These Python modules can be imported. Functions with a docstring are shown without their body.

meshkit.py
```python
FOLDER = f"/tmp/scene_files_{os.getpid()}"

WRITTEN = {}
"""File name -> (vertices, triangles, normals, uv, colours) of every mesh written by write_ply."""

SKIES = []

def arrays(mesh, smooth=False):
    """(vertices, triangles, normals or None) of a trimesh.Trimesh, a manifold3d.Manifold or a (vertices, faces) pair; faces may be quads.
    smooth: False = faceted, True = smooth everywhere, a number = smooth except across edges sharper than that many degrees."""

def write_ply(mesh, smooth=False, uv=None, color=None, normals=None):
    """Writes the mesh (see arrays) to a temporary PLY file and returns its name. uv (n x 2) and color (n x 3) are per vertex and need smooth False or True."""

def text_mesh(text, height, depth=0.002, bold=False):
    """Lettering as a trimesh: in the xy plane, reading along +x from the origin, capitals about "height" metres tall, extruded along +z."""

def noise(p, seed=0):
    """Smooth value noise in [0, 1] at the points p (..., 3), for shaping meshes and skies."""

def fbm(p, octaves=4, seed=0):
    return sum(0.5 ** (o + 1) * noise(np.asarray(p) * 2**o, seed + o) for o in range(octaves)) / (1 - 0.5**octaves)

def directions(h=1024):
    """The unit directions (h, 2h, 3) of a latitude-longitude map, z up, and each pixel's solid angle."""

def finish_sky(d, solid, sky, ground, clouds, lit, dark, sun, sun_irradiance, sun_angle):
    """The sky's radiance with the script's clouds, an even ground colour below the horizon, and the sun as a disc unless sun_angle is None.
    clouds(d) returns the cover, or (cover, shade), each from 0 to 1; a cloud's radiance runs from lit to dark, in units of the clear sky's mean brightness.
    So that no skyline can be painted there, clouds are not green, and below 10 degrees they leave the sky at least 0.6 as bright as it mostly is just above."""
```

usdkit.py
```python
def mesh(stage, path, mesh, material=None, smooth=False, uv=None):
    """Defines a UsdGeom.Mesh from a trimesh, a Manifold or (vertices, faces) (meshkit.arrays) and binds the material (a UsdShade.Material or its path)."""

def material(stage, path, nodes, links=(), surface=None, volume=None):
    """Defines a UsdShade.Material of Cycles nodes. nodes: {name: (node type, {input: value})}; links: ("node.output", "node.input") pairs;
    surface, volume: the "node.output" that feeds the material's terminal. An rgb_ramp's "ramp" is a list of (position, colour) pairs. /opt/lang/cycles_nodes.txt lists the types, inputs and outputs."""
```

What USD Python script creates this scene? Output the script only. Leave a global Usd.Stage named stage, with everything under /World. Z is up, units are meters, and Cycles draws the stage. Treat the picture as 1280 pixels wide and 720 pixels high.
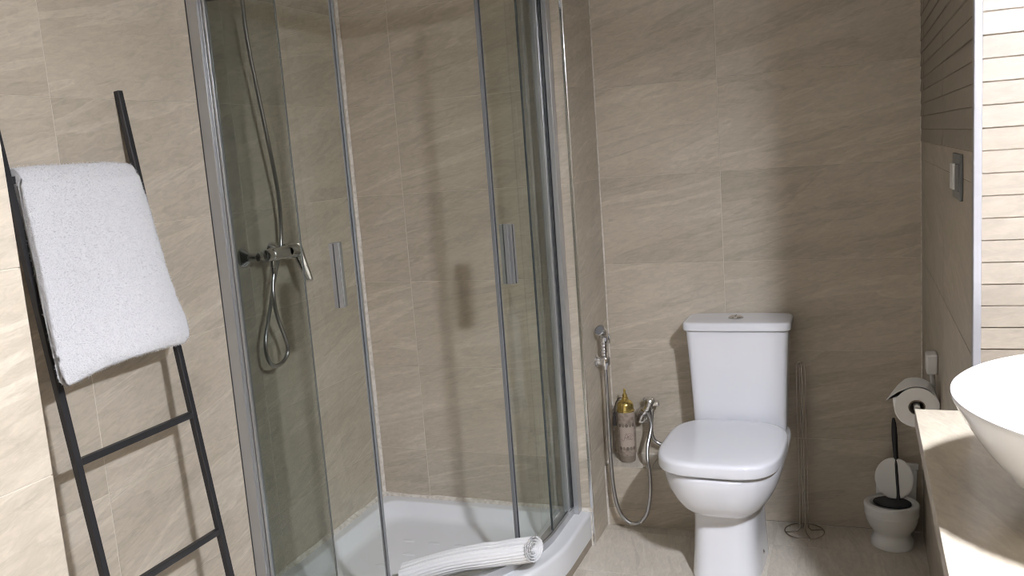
import math, random
import numpy as np, trimesh, manifold3d as m3, shapely.geometry as sg
from shapely import ops as sops
import usdkit, meshkit
from pxr import Usd, UsdGeom, UsdLux, Gf, Sdf, Vt, UsdShade

rng = np.random.default_rng(7)
random.seed(7)
stage = Usd.Stage.CreateInMemory()
UsdGeom.SetStageUpAxis(stage, 'Z'); UsdGeom.SetStageMetersPerUnit(stage, 1.0)
stage.DefinePrim('/World', 'Xform'); stage.DefinePrim('/World/Looks', 'Scope')

# ------------------------------------------------------------------ camera
H = 1.45                                   # camera height
YAW, PITCH, ROLL, FPX = math.radians(-21.727), math.radians(-8.571), math.radians(-4.258), 1104.7
EXPOSURE = 0.0
cy, sy, cp, sp = math.cos(YAW), math.sin(YAW), math.cos(PITCH), math.sin(PITCH)
fw = np.array([sy*cp, cy*cp, sp]); rt0 = np.array([cy, -sy, 0.0]); up0 = np.cross(rt0, fw)
rt = math.cos(ROLL)*rt0 + math.sin(ROLL)*up0
up = math.cos(ROLL)*up0 - math.sin(ROLL)*rt0
cam = UsdGeom.Camera.Define(stage, '/World/camera')
cam.CreateHorizontalApertureAttr(36.0); cam.CreateVerticalApertureAttr(20.25)
cam.CreateFocalLengthAttr(36.0*FPX/1280.0)
cam.CreateClippingRangeAttr(Gf.Vec2f(0.05, 100))
cam.CreateExposureAttr(EXPOSURE)
mat = Gf.Matrix4d(*rt, 0, *up, 0, *(-fw), 0, 0, 0, H, 1)
cam.AddTransformOp().Set(mat)

# ------------------------------------------------------------------ lamp settings
LAMP_POS = (0.50, 0.85, 2.04)
LAMP_TILT = 6.0                            # degrees towards the room              # bar lamp over the basin mirror
LAMP_STRENGTH = 2700.0
LAMP_COLOR = (0.945, 0.985, 1.10)
DOME = 0.02
dome = UsdLux.DomeLight.Define(stage, '/World/dome_light')
dome.CreateColorAttr(Gf.Vec3f(1, 0.97, 0.94)); dome.CreateIntensityAttr(DOME)

# ------------------------------------------------------------------ materials
def M(name, nodes, links=(), surface='p.BSDF'):
    return usdkit.material(stage, '/World/Looks/' + name, nodes, links, surface=surface)

def simple(name, col, rough=0.5, metal=0.0, **kw):
    return M(name, {'p': ('principled_bsdf', dict(base_color=col, roughness=rough, metallic=metal, **kw))})

def stone(name, axes, angle, light, dark, streak, rough=0.42, scale=1.0, rand=True, contrast=1.0):
    """beige slate-look porcelain: clouds, slanting cleft streaks and fine grain in the plane given by axes."""
    n = {'g': ('geometry', {}), 's': ('separate_xyz', {}), 'o': ('object_info', {}),
         'k': ('math', {'math_type': 'multiply', 'value2': 23.0 if rand else 0.0}),
         'c': ('combine_xyz', {}),
         'off': ('combine_xyz', {}), 'add': ('vector_math', {'math_type': 'add'}),
         'rot': ('mapping', {'rotation': (0, 0, angle)}),
         'm1': ('mapping', {'scale': (0.8*scale, 2.4*scale, 1.0)}),
         'n1': ('noise_texture', {'scale': 1.6, 'detail': 6.0, 'roughness': 0.6, 'distortion': 0.6}),
         'm2': ('mapping', {'scale': (0.62*scale, 4.2*scale, 1.0)}),
         'n2': ('noise_texture', {'scale': 2.0, 'detail': 10.0, 'roughness': 0.56, 'distortion': 1.1}),
         'm3': ('mapping', {'scale': (14.0, 46.0, 20.0)}), 'n3': ('noise_texture', {'scale': 1.6, 'detail': 6.0, 'roughness': 0.72, 'distortion': 0.8}),
         'r1': ('rgb_ramp', {'ramp': [(0.30, dark), (0.52, tuple(0.5*(a+b) for a, b in zip(light, dark))), (0.72, light)]}),
         'r2': ('rgb_ramp', {'ramp': [(0.0, (0, 0, 0)), (0.575, (0, 0, 0)), (0.605, (0.9, 0.9, 0.9)), (0.68, (0, 0, 0)), (1.0, (0, 0, 0))]}),
         'r3': ('rgb_ramp', {'ramp': [(0.0, (0.0, 0.0, 0.0)), (0.34, (0.15, 0.15, 0.15)), (0.415, (0.8, 0.8, 0.8)), (0.44, (0.0, 0.0, 0.0)), (1.0, (0, 0, 0))]}),
         'mx1': ('mix_color', {'blend_type': 'mix', 'b': streak}),
         'mx2': ('mix_color', {'blend_type': 'mix', 'b': tuple(0.78*c for c in dark)}),
         'mr': ('map_range', {'from_min': 0.3, 'from_max': 0.7, 'to_min': 0.87, 'to_max': 1.12}),
         'hs': ('hsv', {}),
         'rv': ('map_range', {'from_min': 0.0, 'from_max': 1.0, 'to_min': 0.95, 'to_max': 1.05}),
         'vm': ('math', {'math_type': 'multiply'}),
         'f1': ('math', {'math_type': 'multiply', 'value2': 0.55*contrast}),
         'f2': ('math', {'math_type': 'multiply', 'value2': 0.48*contrast}),
         'b': ('bump', {'strength': 0.18, 'distance': 0.004}),
         'p': ('principled_bsdf', {'roughness': rough, 'specular_ior_level': 0.42})}
    l = [('g.position', 's.vector'), (f's.{axes[0]}', 'c.x'), (f's.{axes[1]}', 'c.y'),
         ('o.random', 'k.value1'), ('k.value', 'off.x'), ('k.value', 'off.z'),
         ('c.vector', 'add.vector1'), ('off.vector', 'add.vector2'), ('add.vector', 'rot.vector'),
         ('rot.vector', 'm1.vector'), ('m1.vector', 'n1.vector'), ('rot.vector', 'm2.vector'), ('m2.vector', 'n2.vector'),
         ('rot.vector', 'm3.vector'), ('m3.vector', 'n3.vector'),
         ('n1.fac', 'r1.fac'), ('n2.fac', 'r2.fac'), ('n2.fac', 'r3.fac'),
         ('r2.color', 'f1.value1'), ('r3.color', 'f2.value1'),
         ('r1.color', 'mx1.a'), ('f1.value', 'mx1.fac'), ('mx1.result', 'mx2.a'), ('f2.value', 'mx2.fac'),
         ('mx2.result', 'hs.color'), ('n3.fac', 'mr.value'), ('o.random', 'rv.value'),
         ('mr.result', 'vm.value1'), ('rv.result', 'vm.value2'), ('vm.value', 'hs.value'),
         ('hs.color', 'p.base_color'), ('n2.fac', 'b.height'), ('b.normal', 'p.normal')]
    return M(name, n, l)

LIGHT, DARK, STREAK = (0.555, 0.490, 0.395), (0.45, 0.393, 0.31), (0.64, 0.575, 0.475)
tile_xz = stone('stone_tile_back', 'xz', math.radians(-13), LIGHT, DARK, STREAK)
tile_yz = stone('stone_tile_side', 'yz', math.radians(-14), LIGHT, DARK, STREAK)
tile_dim = stone('stone_tile_right', 'yz', math.radians(-14), (0.42, 0.37, 0.30), (0.34, 0.297, 0.235), (0.48, 0.43, 0.355))  # same stone as the side walls, with the niche wall's shade put into the colour
tile_xy = stone('stone_tile_floor', 'xy', math.radians(78), (0.68, 0.62, 0.53), (0.55, 0.50, 0.42), (0.72, 0.67, 0.58), rough=0.38)
strip_xz = stone('stone_strip_front', 'xz', math.radians(-4), (0.238, 0.203, 0.160), (0.205, 0.174, 0.135), (0.27, 0.233, 0.185), contrast=0.6)
strip_yz = stone('stone_strip_side', 'yz', math.radians(8), (0.238, 0.203, 0.160), (0.205, 0.174, 0.135), (0.27, 0.233, 0.185), contrast=0.6)
counter_mat = stone('cream_marble', 'xy', math.radians(70), (0.46, 0.405, 0.325), (0.39, 0.34, 0.265), (0.51, 0.46, 0.385), rough=0.28, scale=0.9, rand=False, contrast=0.8)
grout = simple('grout', (0.62, 0.565, 0.48), 0.8)
grout_dark = simple('strip_grout', (0.30, 0.26, 0.21), 0.85)
silicone = M('caulk', {'g': ('geometry', {}), 'n': ('noise_texture', {'scale': 60.0, 'detail': 4.0}),
                       'r': ('rgb_ramp', {'ramp': [(0.3, (0.50, 0.45, 0.38)), (0.6, (0.70, 0.655, 0.59))]}),
                       'p': ('principled_bsdf', {'roughness': 0.5})},
             [('g.position', 'n.vector'), ('n.fac', 'r.fac'), ('r.color', 'p.base_color')])
paint = simple('ceiling_paint', (0.62, 0.615, 0.60), 0.8)
plain_wall = simple('plain_wall', (0.36, 0.32, 0.265), 0.6)
chrome = simple('chrome', (0.72, 0.72, 0.73), 0.10, 1.0)
alu = simple('satin_aluminium', (0.50, 0.505, 0.515), 0.27, 0.7)
alu_soft = simple('soft_aluminium', (0.62, 0.62, 0.625), 0.42, 0.85)
alu_dark = simple('grey_rail', (0.34, 0.345, 0.35), 0.3, 0.8)
bright_trim = simple('bright_trim', (0.82, 0.82, 0.82), 0.16, 1.0)
gasket = simple('gasket', (0.045, 0.047, 0.05), 0.45)
seal = simple('grey_seal', (0.20, 0.21, 0.22), 0.35)
black_metal = M('black_metal', {'g': ('geometry', {}), 'n': ('noise_texture', {'scale': 400.0, 'detail': 2.0}), 'b': ('bump', {'strength': 0.15, 'distance': 0.0005}),
                                'p': ('principled_bsdf', {'base_color': (0.022, 0.022, 0.024), 'roughness': 0.42})},
                [('g.position', 'n.vector'), ('n.fac', 'b.height'), ('b.normal', 'p.normal')])
ceramic = simple('white_ceramic', (0.80, 0.80, 0.825), 0.09, specular_ior_level=0.5)
seat_plastic = simple('white_seat_plastic', (0.80, 0.80, 0.83), 0.16)
acrylic = simple('white_acrylic', (0.76, 0.765, 0.775), 0.2)
brush_ceramic = simple('small_white_ceramic', (0.72, 0.72, 0.70), 0.22)
black_plastic = simple('black_plastic', (0.02, 0.02, 0.022), 0.4)
dark_gap = simple('dark_gap', (0.03, 0.03, 0.035), 0.7)
gold = simple('gold_metal', (0.72, 0.56, 0.20), 0.2, 1.0)
white_plastic = simple('white_plastic', (0.74, 0.74, 0.74), 0.3)
plate_metal = simple('switch_plate_grey', (0.15, 0.155, 0.155), 0.4, 0.3)
rocker_mat = simple('switch_rocker', (0.62, 0.62, 0.60), 0.35)
wire_steel = simple('wire_steel', (0.55, 0.50, 0.44), 0.22, 1.0)
cabinet_mat = M('cabinet_wood', {'g': ('geometry', {}), 'm': ('mapping', {'scale': (3, 3, 30)}), 'n': ('noise_texture', {'scale': 3.0, 'detail': 5.0}),
                                 'r': ('rgb_ramp', {'ramp': [(0.3, (0.20, 0.165, 0.13)), (0.7, (0.30, 0.255, 0.205))]}), 'p': ('principled_bsdf', {'roughness': 0.45})},
                [('g.position', 'm.vector'), ('m.vector', 'n.vector'), ('n.fac', 'r.fac'), ('r.color', 'p.base_color')])
paper_mat = M('tissue_paper', {'g': ('geometry', {}), 'n': ('noise_texture', {'scale': 220.0, 'detail': 3.0}), 'b': ('bump', {'strength': 0.25, 'distance': 0.001}),
                               'p': ('principled_bsdf', {'base_color': (0.78, 0.78, 0.77), 'roughness': 0.9})},
              [('g.position', 'n.vector'), ('n.fac', 'b.height'), ('b.normal', 'p.normal')])
card_mat = simple('cardboard', (0.22, 0.18, 0.14), 0.9)
towel_mat = M('terry_cloth', {'g': ('geometry', {}), 'n': ('noise_texture', {'scale': 260.0, 'detail': 3.0, 'roughness': 0.7}), 'n2': ('noise_texture', {'scale': 55.0, 'detail': 3.0}),
                              'a': ('math', {'math_type': 'add'}), 'b': ('bump', {'strength': 0.55, 'distance': 0.004}),
                              'r': ('rgb_ramp', {'ramp': [(0.3, (0.70, 0.695, 0.705)), (0.65, (0.79, 0.785, 0.795))]}),
                              'p': ('principled_bsdf', {'roughness': 0.95, 'sheen_weight': 0.3, 'specular_ior_level': 0.15})},
              [('g.position', 'n.vector'), ('g.position', 'n2.vector'), ('n.fac', 'a.value1'), ('n2.fac', 'a.value2'), ('a.value', 'b.height'), ('b.normal', 'p.normal'),
               ('n.fac', 'r.fac'), ('r.color', 'p.base_color')])
fibre_mat = simple('terry_pile', (0.77, 0.765, 0.775), 0.95)
mat_cloth = M('bath_mat_cloth', {'g': ('geometry', {}), 'n': ('noise_texture', {'scale': 300.0, 'detail': 3.0}), 'b': ('bump', {'strength': 0.4, 'distance': 0.002}),
                                 'p': ('principled_bsdf', {'base_color': (0.80, 0.795, 0.79), 'roughness': 0.95, 'specular_ior_level': 0.15})},
              [('g.position', 'n.vector'), ('n.fac', 'b.height'), ('b.normal', 'p.normal')])
hose_mat = M('hose_chrome', {'p': ('principled_bsdf', {'base_color': (0.50, 0.50, 0.505), 'metallic': 1.0, 'roughness': 0.24})})
bottle_mat = M('bottle_print', {'g': ('geometry', {}), 'n': ('noise_texture', {'scale': 70.0, 'detail': 4.0}),
                                'r': ('rgb_ramp', {'ramp': [(0.38, (0.24, 0.195, 0.155)), (0.62, (0.37, 0.305, 0.25))]}), 'p': ('principled_bsdf', {'roughness': 0.3})},
               [('g.position', 'n.vector'), ('n.fac', 'r.fac'), ('r.color', 'p.base_color')])
bottle_label = simple('bottle_label_panel', (0.43, 0.355, 0.295), 0.4)
bottle_ink = simple('bottle_ink', (0.15, 0.115, 0.095), 0.5)
bottle_base = simple('bottle_dark_band', (0.22, 0.18, 0.14), 0.35)
glass = M('shower_glass', {'f': ('fresnel', {'IOR': 1.45}), 't': ('transparent_bsdf', {'color': (0.925, 0.94, 0.925)}),
                           'gl': ('glossy_bsdf', {'color': (0.9, 0.95, 0.93), 'roughness': 0.02}), 'm': ('mix_closure', {}),
                           'g': ('geometry', {}), 'i': ('math', {'math_type': 'subtract', 'value1': 1.0}), 'k': ('math', {'math_type': 'multiply'})},
          [('g.backfacing', 'i.value2'), ('i.value', 'k.value1'), ('f.fac', 'k.value2'), ('k.value', 'm.fac'), ('t.BSDF', 'm.closure1'), ('gl.BSDF', 'm.closure2')], surface='m.closure')
glass_edge = simple('glass_edge', (0.05, 0.06, 0.06), 0.2)
glass_edge_pale = simple('glass_edge_pale', (0.13, 0.135, 0.125), 0.2)
glass_fixed = M('fixed_glass', {'f': ('fresnel', {'IOR': 1.45}), 't': ('transparent_bsdf', {'color': (0.85, 0.858, 0.848)}),
                           'gl': ('glossy_bsdf', {'color': (0.9, 0.95, 0.93), 'roughness': 0.02}), 'm': ('mix_closure', {}),
                           'g': ('geometry', {}), 'i': ('math', {'math_type': 'subtract', 'value1': 1.0}), 'k': ('math', {'math_type': 'multiply'})},
          [('g.backfacing', 'i.value2'), ('i.value', 'k.value1'), ('f.fac', 'k.value2'), ('k.value', 'm.fac'), ('t.BSDF', 'm.closure1'), ('gl.BSDF', 'm.closure2')], surface='m.closure')
lamp_mat = M('lamp_glow', {'e': ('emission', {'color': LAMP_COLOR, 'strength': LAMP_STRENGTH})}, surface='e.emission')

# ------------------------------------------------------------------ scene-graph helpers
_used, _loc = {}, {}
def _num(path):
    k = _used.get(path, -1) + 1; _used[path] = k
    return path if k == 0 else f'{path}_{k:03d}'

def tag(prim, label=None, cat=None, group=None, kind=None):
    p = prim.GetPrim() if hasattr(prim, 'GetPrim') else prim
    for k, v in (('label', label), ('category', cat), ('group', group), ('kind', kind)):
        if v: p.SetCustomDataByKey(k, v)
    return p

def thing(name, label, cat, loc=(0, 0, 0), group=None, kind=None):
    path = _num('/World/' + name)
    x = UsdGeom.Xform.Define(stage, path); x.AddTranslateOp().Set(Gf.Vec3d(*map(float, loc)))
    _loc[path] = np.array(loc, float)
    tag(x, label, cat, group, kind)
    return x.GetPrim()

def obj(name, mesh, material, parent=None, smooth=35, label=None, **kw):
    """ONE mesh prim from world-space geometry under parent (or /World)."""
    base = str(parent.GetPath()) if parent is not None else '/World'
    path = _num(base + '/' + name)
    v, f, n = meshkit.arrays(mesh, smooth)
    off = _loc.get(base, np.zeros(3)); _loc[path] = off
    md = usdkit.mesh(stage, path, (v - off, f), material, smooth=False)
    if n is not None:
        md.CreateNormalsAttr(Vt.Vec3fArray.FromNumpy(n.astype(np.float32))); md.SetNormalsInterpolation('vertex')
    if label or kw: tag(md, label, **kw)
    return md.GetPrim()

# ------------------------------------------------------------------ shape helpers
def tm(m):
    a = m.to_mesh(); return trimesh.Trimesh(a.vert_properties[:, :3], a.tri_verts, process=False)
def cat(*ms): return trimesh.util.concatenate([m for m in ms if m is not None])
def box(x0, x1, y0, y1, z0, z1):
    m = trimesh.creation.box([x1-x0, y1-y0, z1-z0]); m.apply_translation([(x0+x1)/2, (y0+y1)/2, (z0+z1)/2]); return m
def rbox(x0, x1, y0, y1, z0, z1, r=0.003, seg=12):
    s = m3.Manifold.sphere(r, seg)
    return tm(m3.Manifold.batch_hull([s.translate((x, y, z)) for x in (x0+r, x1-r) for y in (y0+r, y1-r) for z in (z0+r, z1-r)]))
def frame_of(d):
    d = np.asarray(d, float); d /= np.linalg.norm(d)
    a = np.array([0, 0, 1.0]) if abs(d[2]) < 0.9 else np.array([1.0, 0, 0])
    u = np.cross(a, d); u /= np.linalg.norm(u)
    return u, np.cross(d, u), d
def loft(rings, cap=True):
    rings = [np.asarray(r, float) for r in rings]; n = len(rings[0]); V = np.vstack(rings); F = []
    for k in range(len(rings)-1):
        for i in range(n):
            j = (i+1) % n; a, b, c, d = k*n+i, k*n+j, (k+1)*n+j, (k+1)*n+i
            F += [[a, b, c], [a, c, d]]
    if cap:
        for k, flip in ((0, True), (len(rings)-1, False)):
            ci = len(V); V = np.vstack([V, rings[k].mean(0)])
            for i in range(n):
                j = (i+1) % n; F.append([ci, k*n+j, k*n+i] if flip else [ci, k*n+i, k*n+j])
    m = trimesh.Trimesh(V, F, process=False)
    if m.volume < 0: m.invert()
    return m
def spline(pts, n=60):
    from scipy.interpolate import CubicSpline
    p = np.asarray(pts, float); t = np.r_[0, np.cumsum(np.linalg.norm(np.diff(p, axis=0), axis=1)**0.6)]
    return CubicSpline(t, p, bc_type='natural')(np.linspace(0, t[-1], n))
def tube(pts, r, n=12, rib=0.0, per=0.004):
    p = np.asarray(pts, float); t = np.gradient(p, axis=0); t /= np.linalg.norm(t, axis=1)[:, None]
    u = frame_of(t[0])[0]; rings = []; s = np.r_[0, np.cumsum(np.linalg.norm(np.diff(p, axis=0), axis=1))]
    for k in range(len(p)):
        u = u - t[k]*(u@t[k]); u /= np.linalg.norm(u); w = np.cross(t[k], u)
        rr = (r[k] if np.ndim(r) else r)*(1 + (rib if k % 2 else -rib))
        a = np.linspace(0, 2*np.pi, n, endpoint=False)
        rings.append(p[k] + rr*(np.cos(a)[:, None]*u + np.sin(a)[:, None]*w))
    return loft(rings)
def rod(a, b, r, n=14): return tube([a, b], r, n)
def cone(a, b, r0, r1, n=24):
    a, b = np.asarray(a, float), np.asarray(b, float); return tube([a, b], [r0, r1], n)
def lathe(profile, c=(0, 0, 0), axis=(0, 0, 1), n=40):
    """profile of (radius, height) turned about axis through c."""
    u, w, d = frame_of(axis); a = np.linspace(0, 2*np.pi, n, endpoint=False); c = np.asarray(c, float)
    return loft([c + d*h + max(r, 1e-5)*(np.cos(a)[:, None]*u + np.sin(a)[:, None]*w) for r, h in profile])
def extrude(poly, z0, z1):
    ms = []
    for g in (poly.geoms if hasattr(poly, 'geoms') else [poly]):
        m = trimesh.creation.extrude_polygon(g, z1-z0, engine='earcut'); m.apply_translation([0, 0, z0]); ms.append(m)
    return cat(*ms)
def prism(poly2, O, U, V, N, d):
    """extrude a 2-D polygon lying in (U, V) at O by d along N."""
    m = trimesh.creation.extrude_polygon(sg.Polygon(poly2), d, engine='earcut')
    v = np.asarray(m.vertices); O, U, V, N = (np.asarray(q, float) for q in (O, U, V, N))
    m = trimesh.Trimesh(O + v[:, :1]*U + v[:, 1:2]*V + v[:, 2:]*N, m.faces, process=False)
    if m.volume < 0: m.invert()
    return m

# ------------------------------------------------------------------ the room shell
T = 0.3335                                  # wall-tile height
GAP = 0.0024
CEIL = 2.50
XL, XP, XR, XV = -1.80, -0.925, 0.20, 0.72  # left wall, niche left wall, niche right wall, vanity wall
YS, YB, YP, YL, YR = 2.96, 3.306, 1.82, 0.983, -0.90   # shower wall, niche back wall, right pier front, left pier end, rear wall

def slab(O, U, V, N, u0, u1, v0, v1, tilt=0.0, depth=0.003, ch=0.0008):
    O, U, V, N = (np.asarray(q, float) for q in (O, U, V, N))
    def ring(i, n0, n1): return [O+U*u+V*v+N*(n0 if v < (v0+v1)/2 else n1) for u, v in ((u0+i, v0+i), (u1-i, v0+i), (u1-i, v1-i), (u0+i, v1-i))]
    P = np.array(ring(0, -depth, -depth) + ring(0, tilt-ch, -ch) + ring(ch, tilt, 0.0))
    F = []
    for k in (0, 4):
        for i in range(4):
            j = (i+1) % 4; F += [[k+i, k+j, k+4+j], [k+i, k+4+j, k+4+i]]
    F += [[8, 9, 10], [8, 10, 11], [2, 1, 0], [3, 2, 0]]
    m = trimesh.Trimesh(P, F, process=False)
    if m.volume < 0: m.invert()
    return m

def backing(O, U, V, N, u0, u1, v0, v1, thick=0.06, rec=0.0012):
    O, U, V, N = (np.asarray(q, float) for q in (O, U, V, N))
    P = np.array([O+U*u+V*v+N*n for n in (-rec, -thick) for u, v in ((u0, v0), (u1, v0), (u1, v1), (u0, v1))])
    m = trimesh.Trimesh(P, [[0, 1, 2], [0, 2, 3], [6, 5, 4], [7, 6, 4], [0, 4, 5], [0, 5, 1], [1, 5, 6], [1, 6, 2], [2, 6, 7], [2, 7, 3], [3, 7, 4], [3, 4, 0]], process=False)
    if m.volume < 0: m.invert()
    return m

def tiled(name, label, cat_, O, U, V, N, us, vs, material, gm=grout, thick=0.06, tilt=None, piece='tile', parent=None, make=True, ins=(0, 0)):
    w = parent or thing(name, label, cat_, kind='structure')
    if make: obj('grout_bed', backing(O, U, V, N, us[0]+ins[0], us[-1]-ins[1], vs[0], vs[-1], thick), gm, w, smooth=False)
    for a, b in zip(us[:-1], us[1:]):
        for c, d in zip(vs[:-1], vs[1:]):
            t = 0.0 if tilt is None else tilt*rng.uniform(0.5, 1.2)
            obj(piece, slab(O, U, V, N, a+GAP/2, b-GAP/2, c+GAP*0.28, d-GAP*0.28, t), material, w, smooth=False)
    return w

ROWS = [T*k for k in range(8)] + [CEIL]
X_, Y_, Z_ = np.eye(3)
tiled('wall_left', 'beige stone-tiled wall the black ladder leans on, running into the shower', 'wall', (XL, 0, 0), Y_, Z_, X_, [YL, YS-2*0.667, YS-0.667, YS], ROWS, tile_yz)
tiled('wall_shower', 'beige stone-tiled wall across the back of the shower', 'wall', (0, YS, 0), X_, Z_, -Y_, [XL, -1.592, XP], ROWS, tile_xz, ins=(0, 0.004))
tiled('wall_back', 'beige stone-tiled wall behind the white toilet', 'wall', (0, YB, 0), X_, Z_, -Y_, [XP, -0.468, XR], ROWS, tile_xz)
tiled('wall_niche', 'narrow beige tiled return wall carrying the bidet sprayer', 'wall', (XP, 0, 0), Y_, Z_, X_, [YS, YB], ROWS, tile_yz, ins=(0.004, 0))
ZS = 1.393                                   # lowest strip course on the niche side
strips = [ZS + 0.0408*k for k in range(28)]; strips[-1] = CEIL
wr = tiled('wall_right', 'dim tiled wall with narrow stone strips above plain tiles coloured darker as shade, carrying the switch', 'wall', (XR, 0, 0), Y_, Z_, -X_,
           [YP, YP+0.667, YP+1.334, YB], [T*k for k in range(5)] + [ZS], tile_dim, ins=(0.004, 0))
obj('grout_bed', backing((XR, 0, 0), Y_, Z_, -X_, YP+0.004, YB, ZS, CEIL), grout_dark, wr, smooth=False)
tiled('', '', '', (XR, 0, 0), Y_, Z_, -X_, [YP, YP+0.667, YP+1.334, YB], strips, strip_yz, tilt=0.0028, piece='strip', parent=wr, make=False)
zf = ZS - 0.0408*9
wp = thing('wall_vanity_end', 'brightly lit wall of narrow cream stone strips behind the basin', 'wall', kind='structure')
obj('grout_bed', backing((0, YP, 0), X_, Z_, -Y_, XR+0.004, XV, 0.0, CEIL), grout_dark, wp, smooth=False)
tiled('', '', '', (0, YP, 0), X_, Z_, -Y_, [XR, XV], [0, 0.3335, 0.667, zf], strip_xz, parent=wp, make=False)
tiled('', '', '', (0, YP, 0), X_, Z_, -Y_, [XR, XV], [zf+0.0408*k for k in range(9)]+strips, strip_xz, tilt=0.0024, piece='strip', parent=wp, make=False)
tiled('wall_pier', 'bright cream tiled wall end in front of the ladder', 'wall', (-1.2, 0, 0), Y_, Z_, X_, [YR, -0.354, 0.313, YL], ROWS, tile_yz, ins=(0, 0.004))
tiled('wall_pier_return', 'tiled return of the wall end beside the ladder', 'wall', (0, YL, 0), X_, Z_, Y_, [XL, -1.2], ROWS, tile_xz, ins=(0, 0.004))
for nm, lb, m in (('wall_mirror', 'plain wall behind the washbasin', box(XV, XV+0.06, YR, YP, 0, CEIL)), ('wall_rear', 'plain wall behind the viewpoint', box(-1.26, XV+0.06, YR-0.06, YR, 0, CEIL))):
    tag(obj(nm, m, plain_wall), lb, 'wall', kind='structure')
tag(obj('ceiling', box(XL-0.06, XV+0.06, YR-0.06, YB+0.06, CEIL, CEIL+0.05), paint), 'plain white ceiling', 'ceiling', kind='structure')
FX = [XL, -0.967, -0.30, 0.367, XV]
FY = [YR] + [2.768 - 0.3335*k for k in range(10, -2, -1)] + [YB]
tiled('floor', 'beige stone-tiled floor under the toilet', 'floor', (0, 0, 0), X_, Y_, Z_, FX, FY, tile_xy)

# pipe ledge in the niche's left corner
LX, LYF, LZ = -0.548, 3.152, 0.238
lg = thing('wall_ledge', 'low tiled pipe ledge in the corner left of the toilet', 'ledge', kind='structure')
obj('grout_bed', box(XP, LX, LYF+0.002, YB, 0, LZ-0.002), grout, lg, smooth=False)
for a, b in ((0.0, 0.068), (0.068, LZ)):
    obj('tile', slab((0, LYF, 0), X_, Z_, -Y_, XP+0.006, LX, a+0.001, b-0.001), tile_xz, lg, smooth=False)
obj('tile', slab((0, 0, LZ), X_, Y_, Z_, XP+0.002, -0.745, LYF, YB-0.002), tile_xy, lg, smooth=False)
obj('tile', slab((0, 0, LZ), X_, Y_, Z_, -0.743, LX, LYF, YB-0.002), tile_xy, lg, smooth=False)

# corner trims and caulk
tag(obj('trim_1', cat(rbox(XP-0.009, XP+0.0025, YS-0.0035, YS+0.0005, 0.0, CEIL, 0.0015), rbox(XP-0.001, XP+0.0035, YS-0.003, YS+0.007, 0.0, CEIL, 0.0015)), bright_trim), 'bright metal corner trim beside the shower', 'corner trim', kind='structure')
tag(obj('trim_2', cat(rbox(XR-0.004, XR+0.010, YP-0.0045, YP+0.001, 0.91, CEIL, 0.002), rbox(XR-0.0045, XR+0.001, YP-0.004, YP+0.020, 0.91, CEIL, 0.002)), simple('pale_trim', (0.27, 0.262, 0.27), 0.35, 0.3)), 'pale corner trim at the end of the lit strip wall', 'corner trim', kind='structure')
def wavy_bead(a, b, u, w, r, seed):
    n = 60; t = np.linspace(0, 1, n)[:, None]; p = np.asarray(a)*(1-t) + np.asarray(b)*t
    k = r*(0.75 + 0.6*meshkit.noise(np.c_[t*14, t*0, t*0+seed]))
    u, w = np.asarray(u, float), np.asarray(w, float)
    return loft([np.array([p[i], p[i]+u*k[i], p[i]+(u+w)*k[i]*0.62, p[i]+w*k[i]]) for i in range(n)])
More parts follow.
